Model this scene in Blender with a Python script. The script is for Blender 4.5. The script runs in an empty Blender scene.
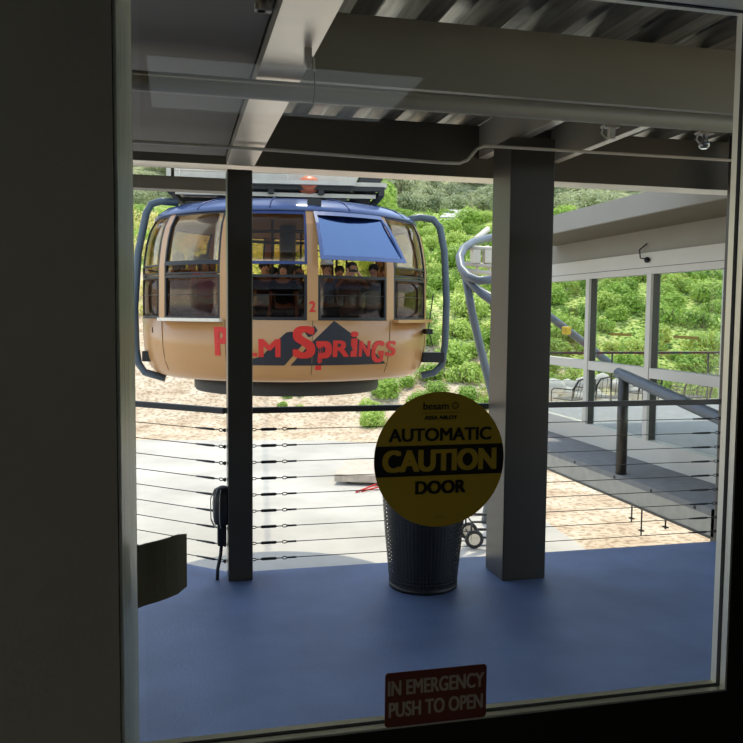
import bpy, bmesh, math, random
from mathutils import Vector, Matrix, noise
random.seed(7)
C = bpy.data.collections.new('scene'); bpy.context.scene.collection.children.link(C)
SC = bpy.context.scene
PI = math.pi
R = math.radians
# ---------------------------------------------------------------- camera
YAW, PITCH, ROLL, FPX, EYE = R(13.568), R(4.066), R(-0.537), 811.7, 1.70
cy, sy, cp, sp = math.cos(YAW), math.sin(YAW), math.cos(PITCH), math.sin(PITCH)
Fw = Vector((sy*cp, cy*cp, -sp)); Rt = Vector((cy, -sy, 0)); Dn = Fw.cross(Rt)
cr, sr = math.cos(ROLL), math.sin(ROLL)
Rr = Rt*cr + Dn*sr; Dd = Rt*(-sr) + Dn*cr
cam = bpy.data.cameras.new('camera'); camo = bpy.data.objects.new('camera', cam); C.objects.link(camo)
cam.sensor_width = 36; cam.lens = FPX/743*36; cam.clip_start = 0.02; cam.clip_end = 2000
camo.matrix_world = Matrix(((Rr.x, -Dd.x, -Fw.x, 0), (Rr.y, -Dd.y, -Fw.y, 0), (Rr.z, -Dd.z, -Fw.z, EYE), (0, 0, 0, 1)))
SC.camera = camo
# ---------------------------------------------------------------- light
w = bpy.data.worlds.new('sky'); SC.world = w; w.use_nodes = True
nt = w.node_tree; nt.nodes.clear()
sky = nt.nodes.new('ShaderNodeTexSky'); sky.sky_type = 'NISHITA'; sky.sun_disc = False
sky.sun_elevation = R(70); sky.sun_rotation = R(18); sky.air_density = 1.0; sky.dust_density = 0.6
bg = nt.nodes.new('ShaderNodeBackground'); bg.inputs[1].default_value = 0.42
wo = nt.nodes.new('ShaderNodeOutputWorld'); hs = nt.nodes.new('ShaderNodeHueSaturation'); hs.inputs['Saturation'].default_value = .62
nt.links.new(sky.outputs[0], hs.inputs['Color']); nt.links.new(hs.outputs[0], bg.inputs[0]); nt.links.new(bg.outputs[0], wo.inputs[0])
sun = bpy.data.lights.new('sun', 'SUN'); sun.energy = 3.6; sun.angle = R(0.6); sun.color = (1, .90, .74)
so = bpy.data.objects.new('sun', sun); C.objects.link(so)
sd = Vector((0.30*math.cos(R(71)), 0.954*math.cos(R(71)), math.sin(R(71))))
so.rotation_euler = sd.to_track_quat('Z', 'Y').to_euler()
SC.view_settings.view_transform = 'Standard'; SC.view_settings.look = 'None'
SC.view_settings.gamma = 1; SC.view_settings.use_curve_mapping = False
SC.view_settings.exposure = 0.05

# ---------------------------------------------------------------- helpers
def lin(c): return tuple(((x/255)/12.92 if x/255 <= .04045 else ((x/255+.055)/1.055)**2.4) for x in c)
def mat(name, col, rough=.6, metal=0, var=.15, scale=8, bump=0, col2=None, bscale=None, spec=.5, stretch=None):
    m = bpy.data.materials.new(name); m.use_nodes = True; n = m.node_tree; p = n.nodes['Principled BSDF']
    c1 = lin(col); c2 = lin(col2) if col2 else tuple(min(1, x*(1-var)) for x in c1)
    tc = n.nodes.new('ShaderNodeTexCoord'); nz = n.nodes.new('ShaderNodeTexNoise'); nz.inputs['Scale'].default_value = scale
    nz.inputs['Detail'].default_value = 6; src = tc.outputs['Object']
    if stretch:
        mp = n.nodes.new('ShaderNodeMapping'); mp.inputs['Scale'].default_value = stretch
        n.links.new(src, mp.inputs[0]); src = mp.outputs[0]
    n.links.new(src, nz.inputs['Vector'])
    rp = n.nodes.new('ShaderNodeValToRGB'); rp.color_ramp.elements[0].position = .35; rp.color_ramp.elements[1].position = .68
    rp.color_ramp.elements[0].color = (*c2, 1); rp.color_ramp.elements[1].color = (*c1, 1)
    n.links.new(nz.outputs[0], rp.inputs[0]); n.links.new(rp.outputs[0], p.inputs['Base Color'])
    p.inputs['Roughness'].default_value = rough; p.inputs['Metallic'].default_value = metal; p.inputs['Specular IOR Level'].default_value = spec
    if bump:
        b = n.nodes.new('ShaderNodeBump'); b.inputs['Strength'].default_value = bump; b.inputs['Distance'].default_value = .01
        n2 = n.nodes.new('ShaderNodeTexNoise'); n2.inputs['Scale'].default_value = bscale or scale*4; n2.inputs['Detail'].default_value = 5
        n.links.new(src, n2.inputs['Vector']); n.links.new(n2.outputs[0], b.inputs['Height']); n.links.new(b.outputs[0], p.inputs['Normal'])
    return m
def glass(name, tint, ior=1.45, k=1.0, rough=0.0, gcol=(.95, .97, 1)):
    m = bpy.data.materials.new(name); m.use_nodes = True; n = m.node_tree; n.nodes.clear()
    t = n.nodes.new('ShaderNodeBsdfTransparent'); t.inputs[0].default_value = (*tint, 1)
    g = n.nodes.new('ShaderNodeBsdfGlossy'); g.inputs['Roughness'].default_value = rough; g.inputs[0].default_value = (*gcol, 1)
    f = n.nodes.new('ShaderNodeFresnel'); f.inputs[0].default_value = ior
    mu = n.nodes.new('ShaderNodeMath'); mu.operation = 'MULTIPLY'; mu.use_clamp = True; mu.inputs[1].default_value = k
    mx = n.nodes.new('ShaderNodeMixShader'); o = n.nodes.new('ShaderNodeOutputMaterial')
    n.links.new(f.outputs[0], mu.inputs[0]); n.links.new(mu.outputs[0], mx.inputs[0]); n.links.new(t.outputs[0], mx.inputs[1])
    n.links.new(g.outputs[0], mx.inputs[2]); n.links.new(mx.outputs[0], o.inputs[0]); return m
class MB:
    def __init__(s): s.v = []; s.f = []; s.sm = []
    def add(s, vs, fs, smooth=False):
        o = len(s.v); s.v += [tuple(v) for v in vs]; s.f += [tuple(i+o for i in f) for f in fs]; s.sm += [smooth]*len(fs); return s
    def box(s, x0, x1, y0, y1, z0, z1, M=None):
        vs = [Vector((x, y, z)) for z in (z0, z1) for y in (y0, y1) for x in (x0, x1)]
        if M: vs = [M @ v for v in vs]
        return s.add(vs, [(0, 2, 3, 1), (4, 5, 7, 6), (0, 1, 5, 4), (2, 6, 7, 3), (0, 4, 6, 2), (1, 3, 7, 5)])
    def tube(s, pts, r, n=10, closed=False):
        pts = [Vector(p) for p in pts]; L = len(pts); rs = r if isinstance(r, (list, tuple)) else [r]*L
        vs = []; up = None
        for i, p in enumerate(pts):
            a = pts[i-1] if (i > 0 or closed) else p; b = pts[(i+1) % L] if (i < L-1 or closed) else p
            t = (b-a).normalized()
            if up is None:
                up = Vector((0, 0, 1)) if abs(t.z) < .9 else Vector((1, 0, 0))
            x = t.cross(up).normalized(); y = x.cross(t).normalized(); up = y
            for k in range(n):
                q = 2*PI*k/n; vs.append(p + (x*math.cos(q)+y*math.sin(q))*rs[i])
        fs = []
        for i in range(L if closed else L-1):
            j = (i+1) % L
            for k in range(n): fs.append((i*n+k, i*n+(k+1) % n, j*n+(k+1) % n, j*n+k))
        if not closed: s.add(vs, [tuple(range(n-1, -1, -1)), tuple(range((L-1)*n, L*n))]); s.v = s.v[:-len(vs)]; s.f = s.f[:]
        o = len(s.v); s.v += [tuple(v) for v in vs]
        s.f += [tuple(i+o for i in f) for f in fs]; s.sm += [True]*len(fs); return s
    def prism(s, poly, z0, z1, M=None):
        n = len(poly); vs = [Vector((p[0], p[1], z0)) for p in poly]+[Vector((p[0], p[1], z1)) for p in poly]
        if M: vs = [M @ v for v in vs]
        return s.add(vs, [tuple(range(n-1, -1, -1)), tuple(range(n, 2*n))]+[(i, (i+1) % n, n+(i+1) % n, n+i) for i in range(n)])
    def lathe(s, prof, n=48, c=(0, 0, 0), cap0=True, cap1=True):
        vs = [(c[0]+r*math.sin(2*PI*k/n), c[1]-r*math.cos(2*PI*k/n), c[2]+z) for (r, z) in prof for k in range(n)]
        fs = [(i*n+k, i*n+(k+1) % n, (i+1)*n+(k+1) % n, (i+1)*n+k) for i in range(len(prof)-1) for k in range(n)]
        o = len(s.v); s.add(vs, fs, True)
        if cap0: s.f.append(tuple(o+k for k in range(n-1, -1, -1))); s.sm.append(False)
        if cap1: s.f.append(tuple(o+(len(prof)-1)*n+k for k in range(n))); s.sm.append(False)
        return s
    def ball(s, c, rx, ry=None, rz=None, n=10):
        ry = ry or rx; rz = rz or rx
        m = n//2+1; vs = [(c[0]+rx*math.sin(PI*i/m)*math.cos(2*PI*k/n), c[1]+ry*math.sin(PI*i/m)*math.sin(2*PI*k/n), c[2]+rz*math.cos(PI*i/m)) for i in range(m+1) for k in range(n)]
        return s.add(vs, [(i*n+k, (i+1)*n+k, (i+1)*n+(k+1) % n, i*n+(k+1) % n) for i in range(m) for k in range(n)], True)
    def mesh(s, name):
        me = bpy.data.meshes.new(name); me.from_pydata(s.v, [], s.f)
        me.polygons.foreach_set('use_smooth', s.sm[:len(me.polygons)]); me.validate(); me.update()
        bm = bmesh.new(); bm.from_mesh(me); bmesh.ops.recalc_face_normals(bm, faces=bm.faces); bm.to_mesh(me); bm.free(); return me
    def build(s, name, m, parent=None, loc=None, rot=None, bevel=0):
        o = bpy.data.objects.new(name, s.mesh(name)); C.objects.link(o)
        for mm in (m if isinstance(m, (list, tuple)) else [m]): o.data.materials.append(mm)
        if parent: o.parent = parent
        if loc: o.location = loc
        if rot: o.rotation_euler = rot
        if bevel:
            b = o.modifiers.new('bevel', 'BEVEL'); b.width = bevel; b.segments = 2; b.limit_method = 'ANGLE'
        return o
def box(*a, M=None): return MB().box(*a, M=M)
def tag(o, label, cat, group=None):
    o['label'] = label; o['category'] = cat
    if group: o['group'] = group
    return o
def struct(o): o['kind'] = 'structure'; return o
def thing(name, label, cat, loc=(0, 0, 0), rz=0, group=None):
    o = bpy.data.objects.new(name, None); C.objects.link(o); o.location = loc; o.rotation_euler = (0, 0, rz)
    o.empty_display_size = .1
    return tag(o, label, cat, group)
def at(px, py, **k):       # pixel of the frame -> world point on a given plane
    d = Rr*((px-372)/FPX) + Dd*((py-372)/FPX) + Fw; o = Vector((0, 0, EYE))
    if 'z' in k: t = (k['z']-EYE)/d.z
    elif 'y' in k: t = k['y']/d.y
    elif 'x' in k: t = k['x']/d.x
    else: t = k['s']
    return o + d*t
def arc(p, q, sag, n=8):
    p = Vector(p); q = Vector(q); return [p.lerp(q, i/n)+Vector((0, 0, -sag*4*(i/n)*(1-i/n))) for i in range(n+1)]
_glyph = {}
def glyph(ch, bold=.02):
    key = (ch, bold)
    if key not in _glyph:
        cu = bpy.data.curves.new('t', 'FONT'); cu.body = ch; cu.offset = bold; cu.resolution_u = 6; cu.fill_mode = 'FRONT'
        o = bpy.data.objects.new('t', cu); SC.collection.objects.link(o)
        dg = bpy.context.evaluated_depsgraph_get(); me = bpy.data.meshes.new_from_object(o.evaluated_get(dg))
        vs = [tuple(v.co) for v in me.vertices]; fs = [tuple(p.vertices) for p in me.polygons]
        bpy.data.objects.remove(o); bpy.data.curves.remove(cu); bpy.data.meshes.remove(me)
        _glyph[key] = (vs, fs)
    return _glyph[key]
def word(mb, text, cx, cz, width, height, fn, bold=.02):      # flat word fitted to a box, placed by fn(u, v)
    vs, fs = glyph(text, 0)
    x0 = min(v[0] for v in vs); x1 = max(v[0] for v in vs); y0 = min(v[1] for v in vs); y1 = max(v[1] for v in vs)
    b = bold*height*1.6
    for i_, (dx, dz) in enumerate([(0, 0)] if bold == 0 else [(-b, -b/2), (-b, b/2), (b, -b/2), (b, b/2), (0, -b/2), (0, b/2)]):
        lift = i_*.00008
        mb.add([(lambda q: (q[0], q[1]-lift, q[2]))(fn(cx+((v[0]-x0)/(x1-x0)-.5)*(width-2*b)+dx, cz+((v[1]-y0)/(y1-y0)-.5)*(height-b)+dz)) for v in vs], fs)

# ---------------------------------------------------------------- materials
M = {}
M['steel'] = mat('painted_steel', (150, 143, 126), .5, var=.10, scale=3, bump=.05)
M['post'] = mat('dark_post_paint', (62, 58, 50), .32, var=.12, scale=4, bump=.05)
M['deckmetal'] = mat('galvanised_deck', (186, 184, 172), .30, .7, var=.45, scale=5, stretch=(8, .6, 8))
M['bounce_flange'] = mat('bounce_lit_flange_paint', (255, 244, 226), .34, .75, var=.06, scale=6)  # beam undersides: light bounced up from the ground is put into this colour
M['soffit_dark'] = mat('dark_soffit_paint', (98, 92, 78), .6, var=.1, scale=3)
M['floor'] = mat('blue_grey_deck_paint', (110, 131, 174), .5, var=.24, scale=2.5, bump=.25, bscale=60)
M['rail'] = mat('rail_paint', (62, 60, 58), .5)
M['wire'] = mat('steel_cable', (80, 78, 74), .4, .6)
M['white'] = mat('white_building_paint', (214, 207, 194), .7, var=.05, scale=2)
M['grey'] = mat('grey_trim_paint', (156, 150, 137), .7, var=.06, scale=2)
M['olive'] = mat('soffit_olive_paint', (112, 104, 82), .8, var=.06, scale=2)
M['alu'] = mat('door_aluminium', (226, 222, 204), .38, .6, var=.08, scale=6)
M['shadedalu'] = mat('door_stile_shaded', (34, 30, 26), .5, .1, var=.15, scale=6)  # door aluminium with the unlit room side painted in as a dark tone
M['jamb'] = mat('jamb_paint', (150, 140, 122), .6, var=.12, scale=5, bump=.2, bscale=40)
M['jambedge'] = mat('daylit_weathered_jamb_edge', (254, 254, 240), .35, col2=(214, 214, 196), scale=9, stretch=(6, 6, .8), bump=.2)  # weathered streaks; outdoor light on the edge is painted in as near-white
M['rubber'] = mat('black_rubber', (14, 14, 14), .7)
M['interior'] = mat('interior_wall', (96, 90, 82), .8, bump=.05)
M['concrete'] = mat('sunlit_concrete', (190, 185, 174), .9, col2=(168, 163, 152), scale=.5, bump=.3, bscale=12)
M['cream'] = mat('cream_car_paint', (184, 136, 84), .30, var=.06, scale=1.2, spec=.6)
M['blue'] = mat('blue_car_paint', (68, 88, 132), .25, var=.1, scale=2, spec=.6)
M['navy'] = mat('navy_frame_paint', (26, 48, 100), .4)
M['black'] = mat('black_plastic', (22, 22, 24), .5)
M['dark'] = mat('dark_undercarriage', (48, 48, 48), .6, bump=.1)
M['tubeblue'] = mat('bluegrey_tube_paint', (98, 106, 114), .4, var=.12, scale=6)
M['bumper'] = mat('car_bumper_paint', (74, 88, 100), .4, var=.1, scale=6)
M['red'] = mat('red_lettering', (206, 40, 30), .5, var=.05)
M['mount'] = mat('mountain_black', (30, 32, 42), .5, var=.05)
M['lightgrey'] = mat('light_grey_metal', (206, 198, 182), .5, .1, var=.12, scale=5)
M['orange'] = mat('orange_dome', (214, 120, 84), .4)
M['glass'] = glass('door_glass', (.93, .96, .94))
M['cabin'] = glass('cabin_glass', (.84, .73, .57), k=.4)
M['cabinlow'] = glass('cabin_tinted_glass', (.50, .42, .36), k=.3)
M['hopper'] = glass('hopper_glass', (.80, .80, .78), k=7, gcol=(.42, .62, 1))  # blue of the reflected sky is put into the gloss tint
M['wall_glass'] = glass('breezeway_glass', (.94, .97, .95), k=.15)
M['yellow'] = mat('yellow_sign_vinyl', (190, 154, 40), .5, var=.04)
M['blackvinyl'] = mat('black_sign_vinyl', (16, 15, 12), .5)
M['maroon'] = mat('maroon_sign', (104, 50, 38), .5, var=.06)
M['palelet'] = mat('pale_letters', (180, 160, 140), .5)
M['sand'] = mat('sand', (214, 188, 150), .95)
M['wood'] = mat('weathered_board', (206, 192, 174), .8, col2=(170, 156, 140), scale=4, stretch=(1, 8, 1))
M['tagyellow'] = mat('yellow_tag', (226, 186, 40), .5)
M['label'] = mat('olive_yellow_label', (150, 128, 40), .5)
M['bark'] = mat('bark', (110, 96, 78), .9, bump=.5)
M['whitewheel'] = mat('cream_wheel', (222, 208, 184), .5)

# ---------------------------------------------------------------- station deck and room shell
EDGE = 5.28
LD = Vector((-.75, .66, 0)).normalized()          # direction of the angled deck edge
K0 = Vector((.345, EDGE, 0)); K1 = K0 + LD*6
struct(MB().prism([(-7, 1.20), (4.45, 1.20), (4.45, EDGE), (K0.x, K0.y), (K1.x, K1.y), (-7, K1.y)], -.22, 0).build('floor_deck', M['floor']))
struct(MB().prism([(-6.6, 1.4), (4.0, 1.4), (4.0, 4.6), (-6.6, 4.6)], -3.5, -.22).build('wall_under_deck', mat('concrete_wall', (150, 146, 138), .9, bump=.2)))
# room behind the camera
struct(box(-3.2, 4.4, -4.2, 1.20, -.12, 0).build('floor', mat('interior_floor', (70, 66, 60), .6)))
struct(box(-3.2, 4.4, -4.2, 1.28, 2.80, 2.92).build('ceiling', M['interior']))
struct(box(-3.2, 4.4, -4.3, -4.2, 0, 2.80).build('wall_back', M['interior']))
struct(box(-3.3, -3.2, -4.2, 1.28, 0, 2.80).build('wall_left', M['interior']))
struct(box(4.4, 4.5, -4.2, 1.28, 0, 2.80).build('wall_right', M['interior']))
struct(box(-3.2, -.0595, .86, 1.26, 0, 2.80).build('wall_front', M['jamb']))
struct(box(-.0590, -.0555, .864, 1.162, 0, 2.80).build('trim_1', M['jambedge'], bevel=.002))
struct(box(-.3, 4.4, 1.10, 1.26, 2.32, 2.80).build('wall_above_door', M['interior']))
struct(box(1.12, 4.4, 1.10, 1.26, 0, 2.32).build('wall_beside_door', M['interior']))
# sliding door: stiles with the room's shade painted in, pale reveals either side of a black gasket, glass
XL, XR, ZB, ZT, YG = -.060, .8855, 1.081, 2.185, 1.155
door = struct(bpy.data.objects.new('door_1', None)); C.objects.link(door); door.location = (0, YG, 0)
def dbox(name, m, *b): 
    b = list(b); b[2] -= YG; b[3] -= YG; return box(*b).build(name, m, door)
fr = MB()
fr.box(XR+.003, 1.12, -.0195, .0195, .0, ZT+.002); fr.box(XL-.012, 1.12, -.0505, .0195, ZT+.003, 2.32); fr.box(XL-.012, XR+.003, -.0195, .0195, 0, ZB-.003)
fr.build('door_frame', M['shadedalu'], door)
rv = MB()
for (a, b) in ((-.018, -.004), (.004, .019)):
    rv.box(XR, XR+.003, a, b, ZB, ZT); rv.box(XL, XR+.003, a if a > 0 else -.050, b, ZT, ZT+.003); rv.box(XL, XR+.003, a, b, ZB-.003, ZB)
rv.build('glazing_bead', M['alu'], door)
gk = MB(); gk.box(XR-.001, XR+.0025, -.004, .004, ZB, ZT); gk.box(XL, XR, -.004, .004, ZT-.001, ZT+.002); gk.box(XL, XR, -.004, .004, ZB-.0025, ZB+.001)
gk.build('gasket', M['rubber'], door)
MB().add([(XL-.01, 0, ZB-.003), (XR+.002, 0, ZB-.003), (XR+.002, 0, ZT+.002), (XL-.01, 0, ZT+.002)], [(0, 1, 2, 3)]).build('glass', M['glass'], door)
tr = struct(box(-.05, 1.12, 1.128, 1.182, 0, .001).build('trim_2', M['shadedalu']))
# bent pull plate on the jamb
pl = MB(); path = [(-.0485, 1.020), (-.038, 1.029), (-.026, 1.037), (-.014, 1.047), (.000, 1.062), (.012, 1.078)]
zt, zb = 1.412, 1.334
n = len(path); th = .004; vs = []
for k, (x, y) in enumerate(path):
    c = .004 if k == n-1 else 0
    for (dy, z) in ((0, zb+c), (0, zt-c), (th, zb+c), (th, zt-c)): vs.append((x, y+dy, z))
fs = []
for i in range(n-1):
    a, b = i*4, i*4+4; fs += [(a, b, b+1, a+1), (a+2, a+3, b+3, b+2), (a+1, b+1, b+3, a+3), (a, a+2, b+2, b)]
fs += [(0, 1, 3, 2), ((n-1)*4, (n-1)*4+2, (n-1)*4+3, (n-1)*4+1)]
tag(pl.add(vs, fs).build('pull_plate', M['jamb']), 'small dark bent metal pull plate fixed on the edge of the left door jamb', 'handle')
# ceiling light whose reflection shows in the glass
cl = thing('ceiling_light_or_fill', 'flat rectangular ceiling light panel mirrored faintly in the glass door', 'light', (.49, -1.67, 2.80))
em = bpy.data.materials.new('lamp_diffuser'); em.use_nodes = True
pn = em.node_tree.nodes['Principled BSDF']; pn.inputs['Emission Color'].default_value = (.9, 1, 1, 1); pn.inputs['Emission Strength'].default_value = 1.1
MB().box(-.6, .6, -.44, .44, -.045, -.04).build('diffuser', em, cl)
MB().box(-.63, .63, -.47, -.44, -.05, 0).box(-.63, .63, .44, .47, -.05, 0).box(-.63, -.6, -.44, .44, -.05, 0).box(.6, .63, -.44, .44, -.05, 0).build('frame', M['lightgrey'], cl)

fill_panel = thing('ceiling_light_or_fill', 'added unseen fill light panel over the left side of the room', 'light', (-2.1, -1.5, 2.80))  # added out of view and out of the reflection to brighten the left jamb
em2 = em.copy(); em2.name = 'side_fill_diffuser'; em2.node_tree.nodes['Principled BSDF'].inputs['Emission Strength'].default_value = 6
MB().box(-.6, .6, -.44, .44, -.045, -.04).build('diffuser', em2, fill_panel)
MB().box(-.63, .63, -.47, -.44, -.05, 0).box(-.63, .63, .44, .47, -.05, 0).box(-.63, -.6, -.44, .44, -.05, 0).box(.6, .63, -.44, .44, -.05, 0).build('frame', M['lightgrey'], fill_panel)
# ---------------------------------------------------------------- caution disc and emergency sign
sc_ = thing('caution_sign', 'round yellow and black caution sticker on the glass door', 'sign', (.3855, YG-.0025, 1.482))
RS = .1025
MB().lathe([(RS, 0), (RS, .0012)], 96).build('disc', M['yellow'], sc_, rot=(PI/2, 0, 0))
def onface(u, v): return (u, -.0020, v)
bh0, bh1 = -.0240, .0225
band = [(RS*.995*math.cos(t), RS*.995*math.sin(t)) for t in [math.asin(bh0/RS)+(math.asin(bh1/RS)-math.asin(bh0/RS))*i/6 for i in range(7)]]
band += [(-x, z) for x, z in reversed(band)]
MB().add([(x, -.0014, z) for x, z in band], [tuple(range(len(band)))]).build('black_band', M['blackvinyl'], sc_)
t1 = MB(); word(t1, 'AUTOMATIC', 0, .0385, .162, .0200, onface, .03); t1.build('automatic_lettering', M['blackvinyl'], sc_); t1 = MB(); word(t1, 'DOOR', .001, -.0415, .080, .0205, onface, .04); t1.build('door_lettering', M['blackvinyl'], sc_); t1 = MB()
word(t1, 'besam', -.008, .0815, .040, .011, onface, .02); word(t1, 'ASSA ABLOY', 0, .0640, .052, .0060, onface, .05)
t1.build('maker_lettering', M['blackvinyl'], sc_); t1 = MB()
for k in range(8):
    a = 2*PI*k/8; a2 = a+.45; c0 = Vector((.0225, .0815))
    t1.add([onface(c0.x+.002*math.cos(a-.6), c0.y+.002*math.sin(a-.6)), onface(c0.x+.0065*math.cos(a), c0.y+.0065*math.sin(a)), onface(c0.x+.0055*math.cos(a2), c0.y+.0055*math.sin(a2))], [(0, 1, 2)])
t1.build('maker_emblem', M['blackvinyl'], sc_); t1 = MB()
word(t1, '10-15', 0, -.0875, .014, .002, onface, 0)
t1.build('small_print', M['blackvinyl'], sc_); t1 = MB()
t1.add([onface(-.03, .0708), onface(.03, .0708), onface(.03, .0714), onface(-.03, .0714)], [(0, 1, 2, 3)])
t1.build('rule_line', M['blackvinyl'], sc_)
t2 = MB(); word(t2, 'CAUTION', 0, -.0005, .180, .0335, onface, .04); t2.build('yellow_lettering', M['yellow'], sc_)
p0 = at(385, 728, y=1.133); p1 = at(487, 664, y=1.133); pa = at(385, 671, y=1.133); pb = at(487, 716, y=1.133)
es = thing('emergency_sign', 'small maroon push to open sign at the bottom of the glass', 'sign', ((p0.x+p1.x)/2, 1.133, (p0.z+p1.z)/2))
hw = (p1.x-p0.x)/2; hh = (p1.z-p0.z)/2
pts = []
for cx_, cz_, a0 in ((hw-.005, hh-.005, 0), (-hw+.005, hh-.005, 90), (-hw+.005, -hh+.005, 180), (hw-.005, -hh+.005, 270)):
    for k in range(5): pts.append((cx_+.005*math.cos(R(a0+22.5*k)), cz_+.005*math.sin(R(a0+22.5*k))))
MB().prism(pts, 0, .0015).build('plate', M['maroon'], es, rot=(PI/2, 0, 0))
t3 = MB(); f3 = lambda u, v: (u, -.0022, v)
word(t3, 'IN EMERGENCY', 0, hh*.44, hw*1.9, hh*.56, f3, .022); word(t3, 'PUSH TO OPEN', 0, -hh*.36, hw*1.86, hh*.56, f3, .022)
t3.build('lettering', M['palelet'], es)

# ---------------------------------------------------------------- roof over the deck
ZD = 3.03
dk = MB(); x = -6.6; pit = .303; x = .02-pit*24
prof = []
while x < 4.5:
    prof += [(x, ZD+.075), (x+.10, ZD+.075), (x+.135, ZD), (x+.245, ZD)]; x += pit
nprof = len(prof)
vs = [(a, 1.2, b) for a, b in prof]+[(a, 6.6, b) for a, b in prof]+[(a, 1.2, ZD+.16) for a, b in prof]+[(a, 6.6, ZD+.16) for a, b in prof]
fs = []
for i in range(nprof-1):
    fs += [(i, i+1, nprof+i+1, nprof+i), (2*nprof+i, 3*nprof+i, 3*nprof+i+1, 2*nprof+i+1), (i, 2*nprof+i, 2*nprof+i+1, i+1), (nprof+i, nprof+i+1, 3*nprof+i+1, 3*nprof+i)]
fs += [(0, nprof, 3*nprof, 2*nprof), (nprof-1, 3*nprof-1, 4*nprof-1, 2*nprof-1)]
struct(MB().add(vs, fs).build('ceiling_corrugated', M['deckmetal']))
def beam(name, label, x0, x1, y0, y1, z0, z1, grp=None, under=True, wm='steel'):
    t = thing(name, label, 'beam', ((x0+x1)/2, (y0+y1)/2, z0), 0, grp)
    a, b, c = (x1-x0)/2, (y1-y0)/2, z1-z0
    box(-a, a, -b, b, .004, c).build('web', M[wm], t)
    if under: box(-a, a, -b, b, 0, .004).build('bottom_flange', M['bounce_flange'], t)['label'] = 'underside with ground bounce light painted in'
    return t
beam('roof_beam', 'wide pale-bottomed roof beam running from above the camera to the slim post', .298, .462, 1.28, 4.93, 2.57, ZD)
beam('roof_beam', 'long dark cross beam in the middle of the roof behind the pipe', .47, 4.45, 3.63, 3.76, 2.72, ZD, under=False)
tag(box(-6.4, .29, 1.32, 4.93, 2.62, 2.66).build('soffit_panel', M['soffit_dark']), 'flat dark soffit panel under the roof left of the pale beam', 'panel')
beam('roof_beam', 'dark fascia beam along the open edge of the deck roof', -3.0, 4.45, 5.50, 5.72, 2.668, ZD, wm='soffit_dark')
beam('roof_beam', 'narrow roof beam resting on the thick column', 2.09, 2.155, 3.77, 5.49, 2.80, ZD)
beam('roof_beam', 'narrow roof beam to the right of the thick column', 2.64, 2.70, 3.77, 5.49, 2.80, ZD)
beam('roof_beam', 'thin dark bar outside the roof edge at the upper left', -4.5, .38, 5.97, 6.10, 2.560, 2.655, under=False)
hx = at(173, 165, y=6.03).x
hr = thing('hanger_rod', 'short grey rod with a collar between roof and outer bar', 'rod', (hx, 6.03, 2.655))
MB().tube([(0, 0, 0), (0, 0, ZD-2.655)], .012).build('rod', M['steel'], hr); MB().lathe([(.026, .075), (.026, .105)], 12).build('collar', M['steel'], hr)
# posts
def post(name, label, x0, x1, y0, y1, z1, m, plate=0):
    t = thing(name, label, 'post', ((x0+x1)/2, (y0+y1)/2, 0)); a, b = (x1-x0)/2, (y1-y0)/2
    box(-a, a, -b, b, 0, z1).build('shaft', m, t, bevel=.006)
    if plate: box(-a-plate, a+plate, -b-plate, b+plate, 0, .012).build('base_plate', m, t)
    return t
post('steel_post', 'slim dark square post on the deck edge left of centre', .312, .466, 5.10, 5.262, 2.575, M['post'])
post('steel_column', 'thick dark square column standing right of the yellow sign', 2.019, 2.314, 4.745, 5.04, 2.797, M['post'])
post('steel_post', 'slim post behind the right door frame holding the cable ends', 3.97, 4.10, 5.20, 5.30, ZD, M['post'])
# pipes under the roof
def run(name, label, cat, pts, r, m, n=10, group=None):
    o = MB().tube(pts, r, n).build(name, m); return tag(o, label, cat, group)
run('sprinkler_pipe', 'straight painted pipe crossing under the pale beam', 'pipe', [(-6.3, 3.1, 2.528), (4.4, 3.1, 2.528)], .036, M['steel'], 14)
zc = 2.672
run('conduit', 'thin electrical conduit along the roof edge with a bend beside the column', 'pipe',
    [(-3, 4.30, 2.552), (.35, 4.32, 2.552), (1.45, 4.40, 2.548), (1.56, 4.40, 2.550), (1.61, 4.41, 2.572), (1.67, 4.42, 2.64), (1.72, 4.43, 2.662), (1.85, 4.44, 2.664), (4.3, 4.45, 2.672)], .009, M['lightgrey'], 8)
# small fittings
fb = at(323, 56, y=2.6)
t = thing('pipe_bracket', 'small metal clamp with hanging wire on the pale beam', 'bracket', (.43, 2.72, 2.57))
MB().box(-.012, .012, -.012, .012, -.05, 0).tube([(0, 0, -.02), (.02, 0, -.03), (.022, 0, -.07)], .004, 6).ball((.004, 0, -.055), .012, n=8).build('clamp', M['lightgrey'], t)
MB().tube([(.02, 0, -.03), (.026, .01, -.12), (.022, .02, -.17)], .002, 5).build('wire', M['wire'], t)
def fitting(px, py, label, bulb):
    p = at(px, py, y=3.16); t = thing('pipe_fixture', label, 'fixture', (p.x, 3.14, 2.498))
    MB().box(-.035, .035, -.02, .02, -.012, -.002).tube([(-.03, 0, -.01), (-.04, 0, -.035), (-.01, .0, -.06)], .004, 6).build('bracket', M['lightgrey'], t)
    if bulb: MB().lathe([(.010, -.012), (.012, -.03), (.022, -.045), (.024, -.062), (.014, -.072)], 14).build('bulb', glass('bulb_glass', (.8, .8, .8), k=5), t)
    else: MB().box(-.006, .02, -.01, .01, -.055, -.012).build('clip', M['lightgrey'], t)
fitting(702, 140, 'small clear bulb fitting under the pipe near the right door frame', True)
fitting(608, 133, 'small pale clip hanging under the pipe right of the column', False)
p = at(262, 9, z=2.60)
t = thing('beam_fitting', 'small pale round fitting beside the pale beam at the very top', 'fitting', (p.x+.03, p.y, 2.602))
MB().box(-.05, 0, -.012, .012, -.01, .01).build('arm', M['lightgrey'], t); MB().lathe([(.014, 0), (.016, .028)], 12, c=(-.03, 0, -.010)).build('cap', M['lightgrey'], t)

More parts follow.
